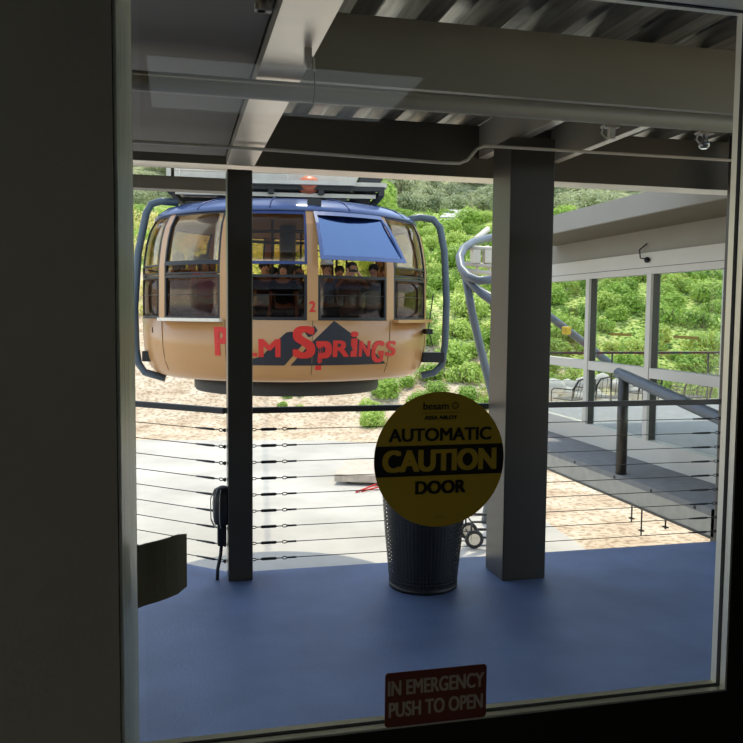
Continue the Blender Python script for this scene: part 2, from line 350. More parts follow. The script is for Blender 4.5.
# ---------------------------------------------------------------- cable railing
zs = [.083+.1075*i for i in range(9)]
rr = thing('cable_railing', 'right stretch of cable railing with dark top rail and nine steel cables', 'railing', (.46, 5.262, 0))
def cable_side(root, P, Q, post_p, post_q, both=True):
    d = (Q-P).normalized(); L = (Q-P).length
    for z in zs:
        cb = MB().tube([P+d*.30+Vector((0, 0, z)), Q-d*.22+Vector((0, 0, z))], .0028, 6).build('cable', M['wire'], root)
        def ln(a, b, r): return MB().tube([P+d*a+Vector((0, 0, z)), P+d*b+Vector((0, 0, z))], r, 8)
        h = MB()
        if both:
            h.tube([P+Vector((0, 0, z)), P+d*.018+Vector((0, 0, z))], [.014, .008], 8)
            e = [P+d*(.032+.014*math.cos(q))+Vector((0, 0, z+.008*math.sin(q))) for q in [2*PI*i/10 for i in range(10)]]; h.tube(e, .0032, 6, closed=True)
            h.tube([P+d*.045+Vector((0, 0, z)), P+d*.075+Vector((0, 0, z))], .0035, 6)
            h.tube([P+d*.075+Vector((0, 0, z)), P+d*.085+Vector((0, 0, z)), P+d*.17+Vector((0, 0, z)), P+d*.18+Vector((0, 0, z))], [.006, .010, .010, .006], 8)
            h.tube([P+d*.18+Vector((0, 0, z)), P+d*.215+Vector((0, 0, z))], .0035, 6)
            e = [P+d*(.232+.016*math.cos(q))+Vector((0, 0, z+.009*math.sin(q))) for q in [2*PI*i/10 for i in range(10)]]; h.tube(e, .0034, 6, closed=True)
            h.tube([P+d*.245+Vector((0, 0, z)), P+d*.31+Vector((0, 0, z))], .0065, 8)
            h.build('turnbuckle', M['dark'], cb)
        g = MB(); 
        g.tube([Q+Vector((0, 0, z)), Q-d*.016+Vector((0, 0, z))], [.014, .008], 8)
        e = [Q-d*(.032+.016*math.cos(q))+Vector((0, 0, z+.009*math.sin(q))) for q in [2*PI*i/10 for i in range(10)]]; g.tube(e, .0034, 6, closed=True)
        g.tube([Q-d*.048+Vector((0, 0, z)), Q-d*.08+Vector((0, 0, z))], .0035, 6)
        g.tube([Q-d*.08+Vector((0, 0, z)), Q-d*.095+Vector((0, 0, z)), Q-d*.15+Vector((0, 0, z)), Q-d*.24+Vector((0, 0, z))], [.004, .008, .008, .005], 8)
        g.build('cable_fitting', M['dark'], cb)
    ang = math.atan2(d.y, d.x); MM = Matrix.Translation(P+Vector((0, 0, 1.05))) @ Matrix.Rotation(ang, 4, 'Z')
    MB().box(-.002, L+.002, -.02, .02, 0, .038, M=MM).build('top_rail', M['rail'], root, bevel=.004)
cable_side(rr, Vector((-.003, 0, 0)), Vector((3.51, 0, 0)), None, None)
lr = thing('cable_railing', 'left stretch of cable railing angled away from the slim post', 'railing', (.303, 5.262, 0))
cable_side(lr, LD*3.2, LD*0.0, None, None, both=False)
box(-.04, .04, -.04, .04, 0, 1.05, M=Matrix.Translation(LD*3.24)).build('end_post', M['rail'], lr)

# caged light and box on the slim post
t = thing('bulkhead_lamp', 'dark caged lamp over a junction box on the slim post', 'lamp', (.303, 5.17, .22))
MB().box(-.055, 0, -.035, .035, .0, .13).build('junction_box', M['black'], t, bevel=.006)
MB().lathe([(.030, 0), (.052, .01), (.062, .05), (.066, .14), (.060, .20), (.045, .235), (.02, .25)], 20, c=(-.02, 0, .13)).build('lamp_body', M['black'], t)
cg = MB()
for k in range(6):
    a = PI*k/6*1.0+PI/2+.2
    cg.tube([(-.02+.055*math.cos(a), .055*math.sin(a), .12), (-.02+.078*math.cos(a), .078*math.sin(a), .17), (-.02+.08*math.cos(a), .08*math.sin(a), .30), (-.02+.05*math.cos(a), .05*math.sin(a), .365)], .003, 6)
cg.build('wire_cage', M['lightgrey'], t)
MB().tube([(-.03, 0, .0), (-.036, -.01, -.06), (-.055, -.02, -.15), (-.058, -.02, -.222)], .011, 8).build('cable', M['black'], t)

# ---------------------------------------------------------------- waste basket
m = bpy.data.materials.new('black_wire_mesh'); m.use_nodes = True; nn = m.node_tree; pr = nn.nodes['Principled BSDF']
pr.inputs['Base Color'].default_value = (.012, .012, .014, 1); pr.inputs['Roughness'].default_value = .5
uv = nn.nodes.new('ShaderNodeTexCoord'); sx = nn.nodes.new('ShaderNodeSeparateXYZ'); nn.links.new(uv.outputs['Object'], sx.inputs[0])
at2 = nn.nodes.new('ShaderNodeMath'); at2.operation = 'ARCTAN2'; nn.links.new(sx.outputs[0], at2.inputs[0]); nn.links.new(sx.outputs[1], at2.inputs[1])
def mth(op, a, b=None):
    q = nn.nodes.new('ShaderNodeMath'); q.operation = op
    for i, vv in enumerate((a, b)):
        if vv is None: continue
        if isinstance(vv, (int, float)): q.inputs[i].default_value = vv
        else: nn.links.new(vv, q.inputs[i])
    return q.outputs[0]
u_ = mth('MULTIPLY', at2.outputs[0], 32); v_ = mth('MULTIPLY', sx.outputs[2], 130)
hole = mth('GREATER_THAN', mth('MULTIPLY', mth('SINE', mth('ADD', u_, v_)), mth('SINE', mth('SUBTRACT', u_, v_))), .42)
tp = nn.nodes.new('ShaderNodeBsdfTransparent'); mx = nn.nodes.new('ShaderNodeMixShader')
nn.links.new(hole, mx.inputs[0]); nn.links.new(pr.outputs[0], mx.inputs[1]); nn.links.new(tp.outputs[0], mx.inputs[2])
nn.links.new(mx.outputs[0], nn.nodes['Material Output'].inputs[0])
bk = thing('waste_basket', 'black wire mesh waste basket on the deck behind the yellow sign', 'basket', (1.505, 4.80, 0))
MB().lathe([(.212, .012), (.245, .35), (.275, .74)], 48, cap0=False, cap1=False).build('mesh_wall', m, bk)
MB().lathe([(.214, 0), (.216, .03), (.198, .03), (.196, .004)], 48, cap1=False).build('base', M['black'], bk)
MB().tube([(.277*math.cos(q), .277*math.sin(q), .742) for q in [2*PI*i/40 for i in range(40)]], .009, 8, closed=True).build('rim', M['black'], bk)
MB().lathe([(.182, .03), (.19, .1), (.225, .45), (.252, .735)], 36, cap1=False).build('liner', M['black'], bk)

# ---------------------------------------------------------------- breezeway building on the right
XW = 5.34; Y0, Y1 = 3.2, 12.4; ZF = .22
bw = thing('breezeway', 'white framed glazed breezeway with deep grey eaves on the right', 'building', (XW, Y0, 0))
def B(name, m, x0, x1, y0, y1, z0, z1, par=None, bev=0): return box(x0-XW, x1-XW, y0-Y0, y1-Y0, z0, z1).build(name, m, par or bw, bevel=bev)
B('eave_fascia', M['grey'], 4.51, 4.56, Y0, 10.9, 2.706, 2.925)
B('soffit', M['olive'], 4.56, XW+.02, Y0, 10.9, 2.706, 2.74)
B('roof', M['grey'], 4.56, 9.3, Y0, 10.9, 2.80, 2.925)
B('upper_band', M['grey'], XW+.02, XW+.14, Y0, 12.2, 2.44, 2.72)
B('header', M['white'], XW, XW+.12, Y0, 12.2, 2.19, 2.44)
B('header_seam', M['black'], XW-.002, XW, Y0, 12.2, 2.265, 2.270)
B('curb', M['white'], XW, XW+.12, Y0, Y1, -.14, .255)
B('floor_slab', mat('breezeway_floor', (138, 142, 150), .7), XW+.12, 9.4, Y0, 12.4, .12, .22)
mulls = [at(587, 350, x=XW).y, at(648, 350, x=XW).y]
dy = mulls[0]-mulls[1]
ys = [mulls[0]+dy*i for i in range(-4, 3) if Y0 < mulls[0]+dy*i < 12.2]
ys = sorted(ys)
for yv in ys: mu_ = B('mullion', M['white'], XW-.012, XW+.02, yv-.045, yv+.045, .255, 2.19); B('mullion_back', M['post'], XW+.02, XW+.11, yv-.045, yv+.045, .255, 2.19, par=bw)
edges = [Y0]+ys+[12.15]
for i in range(len(edges)-1):
    a, b = edges[i]+.05, edges[i+1]-.05
    if b-a < .2: continue
    tr_ = B('transom', M['white'], XW-.005, XW+.125, a, b, .985, 1.10)
    B('pane', M['wall_glass'], XW+.055, XW+.06, a, b, 1.10, 2.19); B('pane', M['wall_glass'], XW+.055, XW+.06, a, b, .255, .985)
# far side posts
for yv in (6.0, 12.1): B('rear_post', M['white'], 9.1, 9.25, yv-.07, yv+.07, .22, 2.80)
for (px, py, wd) in ((617, 335, 18), (682, 338, 16)):
    q = at(px, py, x=XW-.004); B('yellow_label', M['label'], XW+.046, XW+.050, q.y-wd*.5*.028, q.y+wd*.5*.028, q.z-.016, q.z+.016)
q = at(648, 258, x=XW-.01)
cb = MB().tube([(XW-.01, q.y+.02, q.z+.16), (XW-.03, q.y+.14, q.z+.10), (XW-.03, q.y+.12, q.z), (XW-.02, q.y, q.z-.02)], .008, 6)
wl = thing('wall_cable', 'short curled black cable stub on the white breezeway header', 'cable', (0, 0, 0)); cb.ball((XW-.03, q.y-.02, q.z-.03), .035, n=8)
o = cb.build('cable', M['black'], wl)
# walkway ledge outside the wall
lg = thing('walkway_ledge', 'grey concrete walkway ledge running beside the breezeway wall', 'walkway', (4.6, Y0, 0))
box(0, XW-4.6, 2.9, 9, -.06, 0).build('slab', mat('ledge_concrete', (132, 132, 132), .8, bump=.2), lg)
box(0, .04, 2.9, 9, -.24, -.06).build('edge_beam', mat('ledge_face_paint', (176, 172, 160), .7), lg); box(-.012, .06, 2.9, 9, -.262, -.24).build('lower_flange', M['post'], lg)
box(.0, .12, 2.88, 2.98, -3.5, 0).build('end_column', M['post'], lg)
for yy in (3.2, 3.9, 4.6, 5.5, 6.5):
    box(-.006, 0, yy, yy+.03, -.05, -.02).build('bolt', M['dark'], lg)
for py_, l in ((640, .30), (630, .2), (664, .12)):
    q = at(py_, 478, x=4.62)
    h = thing('drop_rod', 'thin rods hanging under the walkway ledge edge', 'rod', (4.66, q.y, -.262), 0, 'rods hanging under the walkway ledge')
    MB().tube([(0, 0, 0), (0, 0, -l)], .008, 6).build('rod', M['dark'], h); MB().box(-.02, .02, -.03, .03, -l*.8-.01, -l*.8).build('plate', M['dark'], h)
# sloped pipe handrail
hs = thing('pipe_handrail', 'thick blue grey sloping pipe handrail on a round post', 'handrail', (4.66, 7.79, 0))
MB().tube([(0, .12, 1.085), (0, 0, 1.07), (0, -1.57, .813), (0, -3.3, .53)], .058, 16).build('rail', M['tubeblue'], hs)
MB().tube([(0, 0, 0), (0, 0, 1.05)], .058, 16).build('post', M['post'], hs)
MB().tube([(0, -3.2, 0), (0, -3.2, .5)], .05, 12).build('post', M['post'], hs)

# terrace behind
struct(box(8.4, 24, 13.0, 16.2, -.40, -.20).build('floor_lower_terrace', M['concrete']))
struct(box(22, 23.9, 13.1, 16.1, -3.5, -.40).build('wall_terrace_end', M['concrete']))
te = struct(box(6.0, 22, 12.42, 13.0, .0, .20).build('floor_terrace', M['concrete']))
tr_ = thing('terrace_railing', 'thin dark railing along the sunny terrace beyond the glass', 'railing', (4.0, 12.6, .2))
MB().tube([(1.3, 0, .87), (14, 0, .87)], .022, 8).build('top_rail', M['rail'], tr_)
for k in range(7): MB().tube([(1.4+k*1.9, 0, 0), (1.4+k*1.9, 0, .87)], .015, 6).build('baluster_post', M['rail'], tr_)
for k in range(3): MB().tube([(1.3, 0, .2+k*.2), (14, 0, .2+k*.2)], .003, 5).build('cable', M['rail'], tr_)
def chair(px, sdist, rz, label):
    p = at(px, 400, s=sdist); 
    t = thing('patio_chair', label, 'chair', (p.x, max(p.y, 13.3), -.20), rz, None); t.scale = (1.05, 1.05, .86)
    MB().box(-.24, .24, -.22, .22, .42, .445).build('seat', M['dark'], t, bevel=.01)
    b = MB().tube([(-.25, .24, .42), (-.26, .30, .70), (-.20, .34, .86), (0, .36, .92), (.20, .34, .86), (.26, .30, .70), (.25, .24, .42)], .018, 8)
    for k in range(5): b.tube([(-.16+.08*k, .24, .42), (-.16+.08*k, .35, .88)], .005, 5)
    b.build('backrest', M['dark'], t)
    for sx_ in (-1, 1):
        MB().tube([(sx_*.27, -.22, 0), (sx_*.27, -.22, .60), (sx_*.27, -.16, .66), (sx_*.27, .30, .66)], .011, 8).build('leg', M['dark'], t)
        MB().tube([(sx_*.25, .22, 0), (sx_*.25, .24, .44)], .011, 8).build('leg', M['dark'], t)
    return t
chair(572, 15.0, R(200), 'black wire patio chair at the left behind the first glass pane')
chair(607, 15.4, R(165), 'black wire patio chair seen behind the second glass pane')
chair(640, 16.4, R(190), 'black wire patio chair half hidden behind the handrail post')
chair(690, 15.6, R(175), 'black wire patio chair at the right below the long transom')

# ---------------------------------------------------------------- terrain
SY, CY = math.sin(YAW), math.cos(YAW)
def st(s, t): return (s*SY + t*CY, s*CY - t*SY)
HP = [(-20, -3.5), (33, -3.5), (36, -3.1), (50, 1.9), (60, 5.6), (70, 9.6), (78, 10.8), (95, 14), (120, 24), (180, 50), (300, 105)]
def height(s, t):
    for (a, b), (c, d) in zip(HP, HP[1:]):
        if s <= c: h = b+(d-b)*max(0, (s-a)/(c-a)); break
    else: h = HP[-1][1]
    k = min(1, max(0, (s-33)/12)); h += k*(1.2*noise.noise((s*.07, t*.07, 1.3)) + .35*noise.noise((s*.3, t*.3, 4))); 
    k2 = min(1, max(0, (s-80)/40)); h += k2*7*noise.noise((s*.02, t*.025, 8))
    return h
NS, NT = 130, 110
sv = [-12+ (312)*((i/(NS-1))**1.6) for i in range(NS)]
vs = []; fs = []
for s in sv:
    for j in range(NT):
        t = (j/(NT-1)-.5)*(150+ s*1.2); X, Y = st(s, t); vs.append((X, Y, height(s, t)))
for i in range(NS-1):
    for j in range(NT-1): a = i*NT+j; fs.append((a, a+1, a+NT+1, a+NT))
m = bpy.data.materials.new('hillside'); m.use_nodes = True; nn = m.node_tree; pr = nn.nodes['Principled BSDF']; pr.inputs['Roughness'].default_value = .95
pr.inputs['Specular IOR Level'].default_value = .1
g = nn.nodes.new('ShaderNodeNewGeometry')
def nzn(sc, det=8):
    z = nn.nodes.new('ShaderNodeTexNoise'); z.inputs['Scale'].default_value = sc; z.inputs['Detail'].default_value = det; nn.links.new(g.outputs['Position'], z.inputs['Vector']); return z.outputs[0]
def ramp(src, els):
    r = nn.nodes.new('ShaderNodeValToRGB'); e = r.color_ramp.elements
    while len(e) < len(els): e.new(.5)
    for q, (pos, c) in zip(e, els): q.position = pos; q.color = (*c, 1) if len(c) == 3 else c
    nn.links.new(src, r.inputs[0]); return r.outputs[0]
sandc = ramp(nzn(.9), [(.3, lin((178, 156, 130))), (.5, lin((198, 180, 154))), (.7, lin((212, 198, 176)))])
speck = ramp(nzn(6, 4), [(.40, lin((150, 128, 98))), (.52, (1, 1, 1))])
mu = nn.nodes.new('ShaderNodeMix'); mu.data_type = 'RGBA'; mu.blend_type = 'MULTIPLY'; mu.inputs[0].default_value = .5
nn.links.new(sandc, mu.inputs[6]); nn.links.new(speck, mu.inputs[7])
greenc = ramp(nzn(5), [(.38, lin((70, 94, 40))), (.5, lin((150, 176, 84))), (.62, lin((206, 208, 134)))])
sep = nn.nodes.new('ShaderNodeSeparateXYZ'); nn.links.new(g.outputs['Position'], sep.inputs[0])
# green where the slope climbs and to the right
f1 = mth('ADD', mth('MULTIPLY', sep.outputs[2], .09), mth('MULTIPLY', sep.outputs[0], .020))
f2 = mth('ADD', f1, mth('MULTIPLY', nzn(.25, 4), .8))
fac = ramp(f2, [(.62, (0, 0, 0)), (.86, (1, 1, 1))])
mg = nn.nodes.new('ShaderNodeMix'); mg.data_type = 'RGBA'; nn.links.new(fac, mg.inputs[0]); nn.links.new(mu.outputs[2], mg.inputs[6])
olivec = ramp(nzn(1.2), [(.35, lin((96, 106, 74))), (.5, lin((138, 144, 104))), (.65, lin((176, 174, 136)))])
mf = nn.nodes.new('ShaderNodeMix'); mf.data_type = 'RGBA'; nn.links.new(ramp(mth('MULTIPLY', sep.outputs[2], .04), [(.46, (0, 0, 0)), (.60, (1, 1, 1))]), mf.inputs[0]); nn.links.new(greenc, mf.inputs[6]); nn.links.new(olivec, mf.inputs[7]); nn.links.new(mf.outputs[2], mg.inputs[7])
nn.links.new(mg.outputs[2], pr.inputs['Base Color'])
bp = nn.nodes.new('ShaderNodeBump'); bp.inputs['Strength'].default_value = .6; bp.inputs['Distance'].default_value = .15; nn.links.new(nzn(2.5), bp.inputs['Height']); nn.links.new(bp.outputs[0], pr.inputs['Normal'])
ter = MB(); ter.v = vs; ter.f = fs; ter.sm = [True]*len(fs)
struct(ter.build('ground', m))
# concrete yard
cpts = [at(590, 553, z=-3.49), at(548, 524, z=-3.49), at(470, 470, z=-3.49), at(400, 446, z=-3.49), at(250, 436, z=-3.49), at(100, 436, z=-3.49)]
poly = [(10.5, 6)]+[(p.x, p.y) for p in cpts]+[(-30, 40), (-30, 6)]
struct(MB().prism(poly, -3.56, -3.47).build('ground_concrete_yard', M['concrete']))
# pale road slab on the hill
p = st(71.5, 7.2); z0 = height(71.5, 7.2)
tag(MB().prism([(-1.6, -2.4), (1.2, -2.4), (1.9, 2.6), (-.4, 2.8)], 0, .25).build('road_slab', mat('pale_asphalt', (196, 194, 190), .9), loc=(p[0], p[1], z0+.35), rot=(R(14), 0, R(-13))), 'pale grey road slab on top of the green slope', 'slab')
p = st(66, 13); z0 = height(66, 13)
tag(MB().prism([(-3, -1), (3, -1), (3, 1.2), (-3, 1.4)], 0, .5).build('rock_pile', mat('grey_rock', (180, 182, 186), .9, bump=.8), loc=(p[0], p[1], z0+.2), rot=(R(16), 0, R(-13))), 'pale rocky outcrop on the green slope right of the column', 'rock')

rnd_ = random.Random(3); rw = MB(); a_ = at(530, 372, s=31); b_ = at(655, 384, s=33)
for i in range(90):
    q = a_.lerp(b_, rnd_.random()); zz = rnd_.uniform(-3.3, -.75); rw.ball((q.x+rnd_.uniform(-.3, .3), q.y+rnd_.uniform(-.3, .3), zz), rnd_.uniform(.3, .6), rnd_.uniform(.3, .5), rnd_.uniform(.2, .4), 7)
tag(rw.build('stone_bank', mat('pale_stone', (214, 208, 198), .9, var=.3, scale=2, bump=.6)), 'pale rough stone bank behind the patio chairs', 'stone bank')
# ---------------------------------------------------------------- vegetation
def leafmat(name, c1, c2, c3):
    m = bpy.data.materials.new(name); m.use_nodes = True; n = m.node_tree; p = n.nodes['Principled BSDF']; p.inputs['Roughness'].default_value = .6
    oi = n.nodes.new('ShaderNodeObjectInfo'); g = n.nodes.new('ShaderNodeNewGeometry'); z = n.nodes.new('ShaderNodeTexNoise'); z.inputs['Scale'].default_value = 3
    n.links.new(g.outputs['Position'], z.inputs['Vector'])
    r = n.nodes.new('ShaderNodeValToRGB'); e = r.color_ramp.elements; e.new(.5)
    for q, (pos, c) in zip(e, ((0.1, c1), (.5, c2), (.9, c3))): q.position = pos; q.color = (*lin(c), 1)
    a = n.nodes.new('ShaderNodeMath'); a.operation = 'MULTIPLY_ADD'; a.inputs[1].default_value = .6
    b = n.nodes.new('ShaderNodeMath'); b.operation = 'MULTIPLY'; b.inputs[1].default_value = .45; n.links.new(z.outputs[0], b.inputs[0])
    n.links.new(oi.outputs['Random'], a.inputs[0]); n.links.new(b.outputs[0], a.inputs[2]); n.links.new(a.outputs[0], r.inputs[0]); n.links.new(r.outputs[0], p.inputs['Base Color'])
    tl = n.nodes.new('ShaderNodeBsdfTranslucent'); n.links.new(r.outputs[0], tl.inputs[0]); mx = n.nodes.new('ShaderNodeMixShader'); mx.inputs[0].default_value = .32
    n.links.new(p.outputs[0], mx.inputs[1]); n.links.new(tl.outputs[0], mx.inputs[2]); n.links.new(mx.outputs[0], n.nodes['Material Output'].inputs[0]); return m
LM = {'green': leafmat('green_leaves', (120, 154, 60), (166, 196, 88), (206, 220, 124)),
      'olive': leafmat('olive_leaves', (124, 136, 100), (160, 170, 128), (190, 194, 152)),
      'yellow': leafmat('yellow_leaves', (206, 206, 120), (226, 218, 146), (238, 228, 170))}
def bush_mesh(seed, nl, size, zsc=.75, trunk=0):
    rnd = random.Random(seed); vs = []; fs = []
    blobs = [(rnd.uniform(-.55, .55), rnd.uniform(-.55, .55), rnd.uniform(.25, .8)*zsc, rnd.uniform(.38, .6)) for _ in range(7)]
    for _ in range(nl):
        bx_, by_, bz_, br = rnd.choice(blobs)
        u = Vector((rnd.gauss(0, 1), rnd.gauss(0, 1), rnd.gauss(0, 1))).normalized(); p = Vector((bx_, by_, bz_))+u*br*(rnd.random()**.35)
        if p.z < 0: p.z = -p.z*.3
        p.z += trunk
        nrm = (u+Vector((rnd.uniform(-.8, .8), rnd.uniform(-.8, .8), rnd.uniform(-.2, 1)))).normalized()
        a = nrm.cross(Vector((rnd.random(), rnd.random(), rnd.random()))).normalized(); b = nrm.cross(a)
        sz = size*rnd.uniform(.6, 1.3); o = len(vs)
        vs += [p-a*sz, p+b*sz*.5+nrm*sz*.15, p+a*sz, p-b*sz*.5+nrm*sz*.15]; fs.append((o, o+1, o+2, o+3))
    mb = MB(); mb.v = [tuple(v) for v in vs]; mb.f = fs; mb.sm = [False]*len(fs); return mb
protos = {}
for kind, (nl, size, zsc) in {'green': (1500, .085, .75), 'olive': (1500, .075, .95), 'yellow': (900, .07, .8)}.items():
    for k in range(3):
        me = bush_mesh(k*7+len(kind), nl, size, zsc).mesh('foliage'); me.materials.append(LM[kind]); protos[kind, k] = me
stem = MB()
for k in range(5):
    a = k*1.3; stem.tube([(0, 0, -.1), (.15*math.cos(a), .15*math.sin(a), .3), (.4*math.cos(a), .4*math.sin(a), .75)], [.03, .022, .01], 6)
stem_me = stem.mesh('stem'); stem_me.materials.append(M['bark'])
def shrub(name, kind, x, y, z, sc, label, cat, group, zs_=1):
    e = bpy.data.objects.new(name, None); C.objects.link(e); e.location = (x, y, z); e.rotation_euler = (0, 0, random.uniform(0, 6.28)); e.scale = (sc, sc, sc*zs_); tag(e, label, cat, group)
    f = bpy.data.objects.new('foliage', protos[kind, random.randrange(3)]); C.objects.link(f); f.parent = e
    t = bpy.data.objects.new('stem', stem_me); C.objects.link(t); t.parent = e
def scatter(n, px0, px1, s0, s1, kind, sc0, sc1, name, label, cat, group, zs_=1, mind=1.0):
    got = []; tries = 0; GLOB = scatter.__dict__.setdefault('all', [])
    while len(got) < n and tries < n*30:
        tries += 1; px = random.uniform(px0, px1); s = random.uniform(s0, s1); t = (px-372)/FPX*s
        sc_i = random.uniform(sc0, sc1)
        if any((s-a)**2+(t-b)**2 < mind**2 for a, b in got) or any((s-a)**2+(t-b)**2 < (.72*(sc_i+c_))**2 for a, b, c_ in GLOB): continue
        got.append((s, t)); GLOB.append((s, t, sc_i)); X, Y = st(s, t); shrub(name, kind, X, Y, height(s, t)-.1, sc_i, label, cat, group, zs_)
scatter(190, 372, 770, 39, 73, 'green', .9, 1.7, 'leafy_shrub', 'bright green leafy shrub on the near slope right of the cable car', 'shrub', 'green shrubs on the near slope', mind=1.5)
scatter(45, 370, 780, 36, 44, 'green', .5, .9, 'low_shrub', 'low green shrub at the foot of the slope among sand', 'shrub', 'low shrubs at the foot of the slope', mind=1.1)
scatter(22, 380, 520, 36, 46, 'yellow', .45, .85, 'dry_bush', 'pale dry yellowish bush at the foot of the slope', 'bush', 'dry bushes at the foot of the slope', mind=1.2)
scatter(40, 100, 350, 46, 74, 'yellow', .8, 1.6, 'yellow_bush', 'yellow green bush on the sandy slope behind the cable car', 'bush', 'yellow bushes behind the cable car', mind=2)
scatter(26, 90, 200, 60, 80, 'green', 1.0, 2.2, 'tall_shrub', 'fresh green shrub on the slope left of the cable car', 'shrub', 'green shrubs left of the cable car', mind=1.6)
scatter(170, 90, 780, 84, 200, 'olive', 1.9, 3.4, 'chaparral_tree', 'grey green tree on the far hillside', 'tree', 'grey green trees on the far hillside', mind=5.6)
scatter(120, 372, 700, 84, 128, 'olive', 1.7, 2.8, 'hill_tree', 'olive grey bushy tree on the hillside behind the green slope', 'tree', 'olive trees behind the green slope', mind=3.6)
scatter(26, 100, 235, 84, 120, 'olive', 1.7, 2.8, 'hill_tree', 'olive grey bushy tree on the hillside at the upper left', 'tree', 'olive trees at the upper left', mind=3.6)
scatter(12, 372, 400, 70, 80, 'green', 1.8, 2.6, 'tall_shrub', 'tall bright green tree just right of the cable car roof', 'tree', 'bright trees right of the car roof', 1.4, mind=1.5)
scatter(4, 284, 302, 37.5, 39.5, 'green', .3, .5, 'weed_clump', 'small weed clump on the sand under the cable car', 'weeds', 'weed clumps under the cable car', mind=.5)

# ---------------------------------------------------------------- cable car
CX, CYY, PHI = 2.154, 16.06, -.1333
car = thing('cable_car', 'round cream and blue rotating cable car full of passengers', 'cable car', (CX, CYY, 0), PHI)
PR = [(.53, 2.42), (.58, 2.54), (.68, 2.63), (.85, 2.70), (1.1, 2.74), (1.58, 2.76), (2.5, 2.75), (2.9, 2.70), (3.2, 2.62), (3.42, 2.50)]
def rz_(z):
    for (a, b), (c, d) in zip(PR, PR[1:]):
        if z <= c: return b+(d-b)*max(0, (z-a)/(c-a))
    return PR[-1][1]
def cyl(a, z, off=0, rr_=None): r = (rr_ if rr_ is not None else rz_(z))+off; return Vector((r*math.sin(R(a)), -r*math.cos(R(a)), z))
def patch(mb, a0, a1, z0, z1, o0, o1, na=None, nz=None, fn=cyl):
    na = na or max(1, int(abs(a1-a0)/3)); nz = nz or max(1, int((z1-z0)/.2)); vs = []
    for o in (o0, o1):
        for i in range(nz+1):
            for j in range(na+1): vs.append(fn(a0+(a1-a0)*j/na, z0+(z1-z0)*i/nz, o))
    W = na+1; T = W*(nz+1); fs = []
    for i in range(nz):
        for j in range(na):
            q = i*W+j; fs += [(q, q+W, q+W+1, q+1), (T+q, T+q+1, T+q+W+1, T+q+W)]
    for j in range(na): fs += [(j, j+1, T+j+1, T+j), (nz*W+j, T+nz*W+j, T+nz*W+j+1, nz*W+j+1)]
    for i in range(nz): fs += [(i*W, T+i*W, T+(i+1)*W, (i+1)*W), (i*W+na, (i+1)*W+na, T+(i+1)*W+na, T+i*W+na)]
    o = len(mb.v); mb.v += [tuple(v) for v in vs]; mb.f += [tuple(k+o for k in f) for f in fs]; mb.sm += [False]*len(fs); return mb
body = MB().lathe([(r, z) for z, r in PR[:6]]+[(2.70, 1.58), (2.68, .80), (0.02, .80)], 110, cap0=True, cap1=False)
bo = body.build('lower_body', M['cream'], car)
roof = MB().lathe([(2.44, 3.40), (2.53, 3.40), (2.53, 3.44), (2.46, 3.50), (2.34, 3.57), (2.1, 3.65), (1.7, 3.70), (1.1, 3.73), (.02, 3.74)], 110, cap0=False, cap1=False)
rfo = roof.build('roof', M['blue'], car)
MB().lathe([(2.44, 3.38), (.02, 3.42)], 64, cap0=False, cap1=False).build('inner_ceiling', M['grey'], car)
SEAMS = [-52.5, -22.0, 8.6, 40.3, 71.5]+[71.5+236/8*i for i in range(1, 8)]
NEXT = SEAMS[1:]+[307.5]
rs = MB()
for a, a_n in zip(SEAMS, NEXT):
    a = (a+a_n)/2
    rs.tube([(r_*math.sin(R(a)), -r_*math.cos(R(a)), z_) for r_, z_ in ((2.535, 3.44), (2.35, 3.575), (2.1, 3.655), (1.7, 3.735))], .012, 5)
rs.build('roof_rib', M['navy'], car)
MB().lathe([(1.78, .22), (1.81, .27), (1.81, .53), (1.5, .53), (1.5, .22)], 64, cap0=False, cap1=False).build('underframe_ring', M['dark'], car)
MB().box(-1.6, 1.6, -.5, .5, .24, .52).box(-.5, .5, -1.6, 1.6, .24, .52).build('underframe', M['dark'], car)
sm_ = MB()
for a in SEAMS:
    patch(sm_, a-.12, a+.12, .56, 1.58, -.01, .007, 1, 8)
sm_.build('panel_seam', mat('dark_seam_line', (120, 92, 60), .6), car)  # brown joints between the body panels
for a in SEAMS:
    patch(MB(), a-1.9, a+1.9, 1.58, 3.41, -.05, .0, 2, 8).build('window_post', M['cream'], car)
def frame(mb, a0, a1, z0, z1, wa, wz, o0, o1, fn=cyl):
    patch(mb, a0, a0+wa, z0, z1, o0, o1, 1, fn=fn); patch(mb, a1-wa, a1, z0, z1, o0, o1, 1, fn=fn)
    patch(mb, a0+wa, a1-wa, z0, z0+wz, o0, o1, nz=1, fn=fn); patch(mb, a0+wa, a1-wa, z1-wz, z1, o0, o1, nz=1, fn=fn)
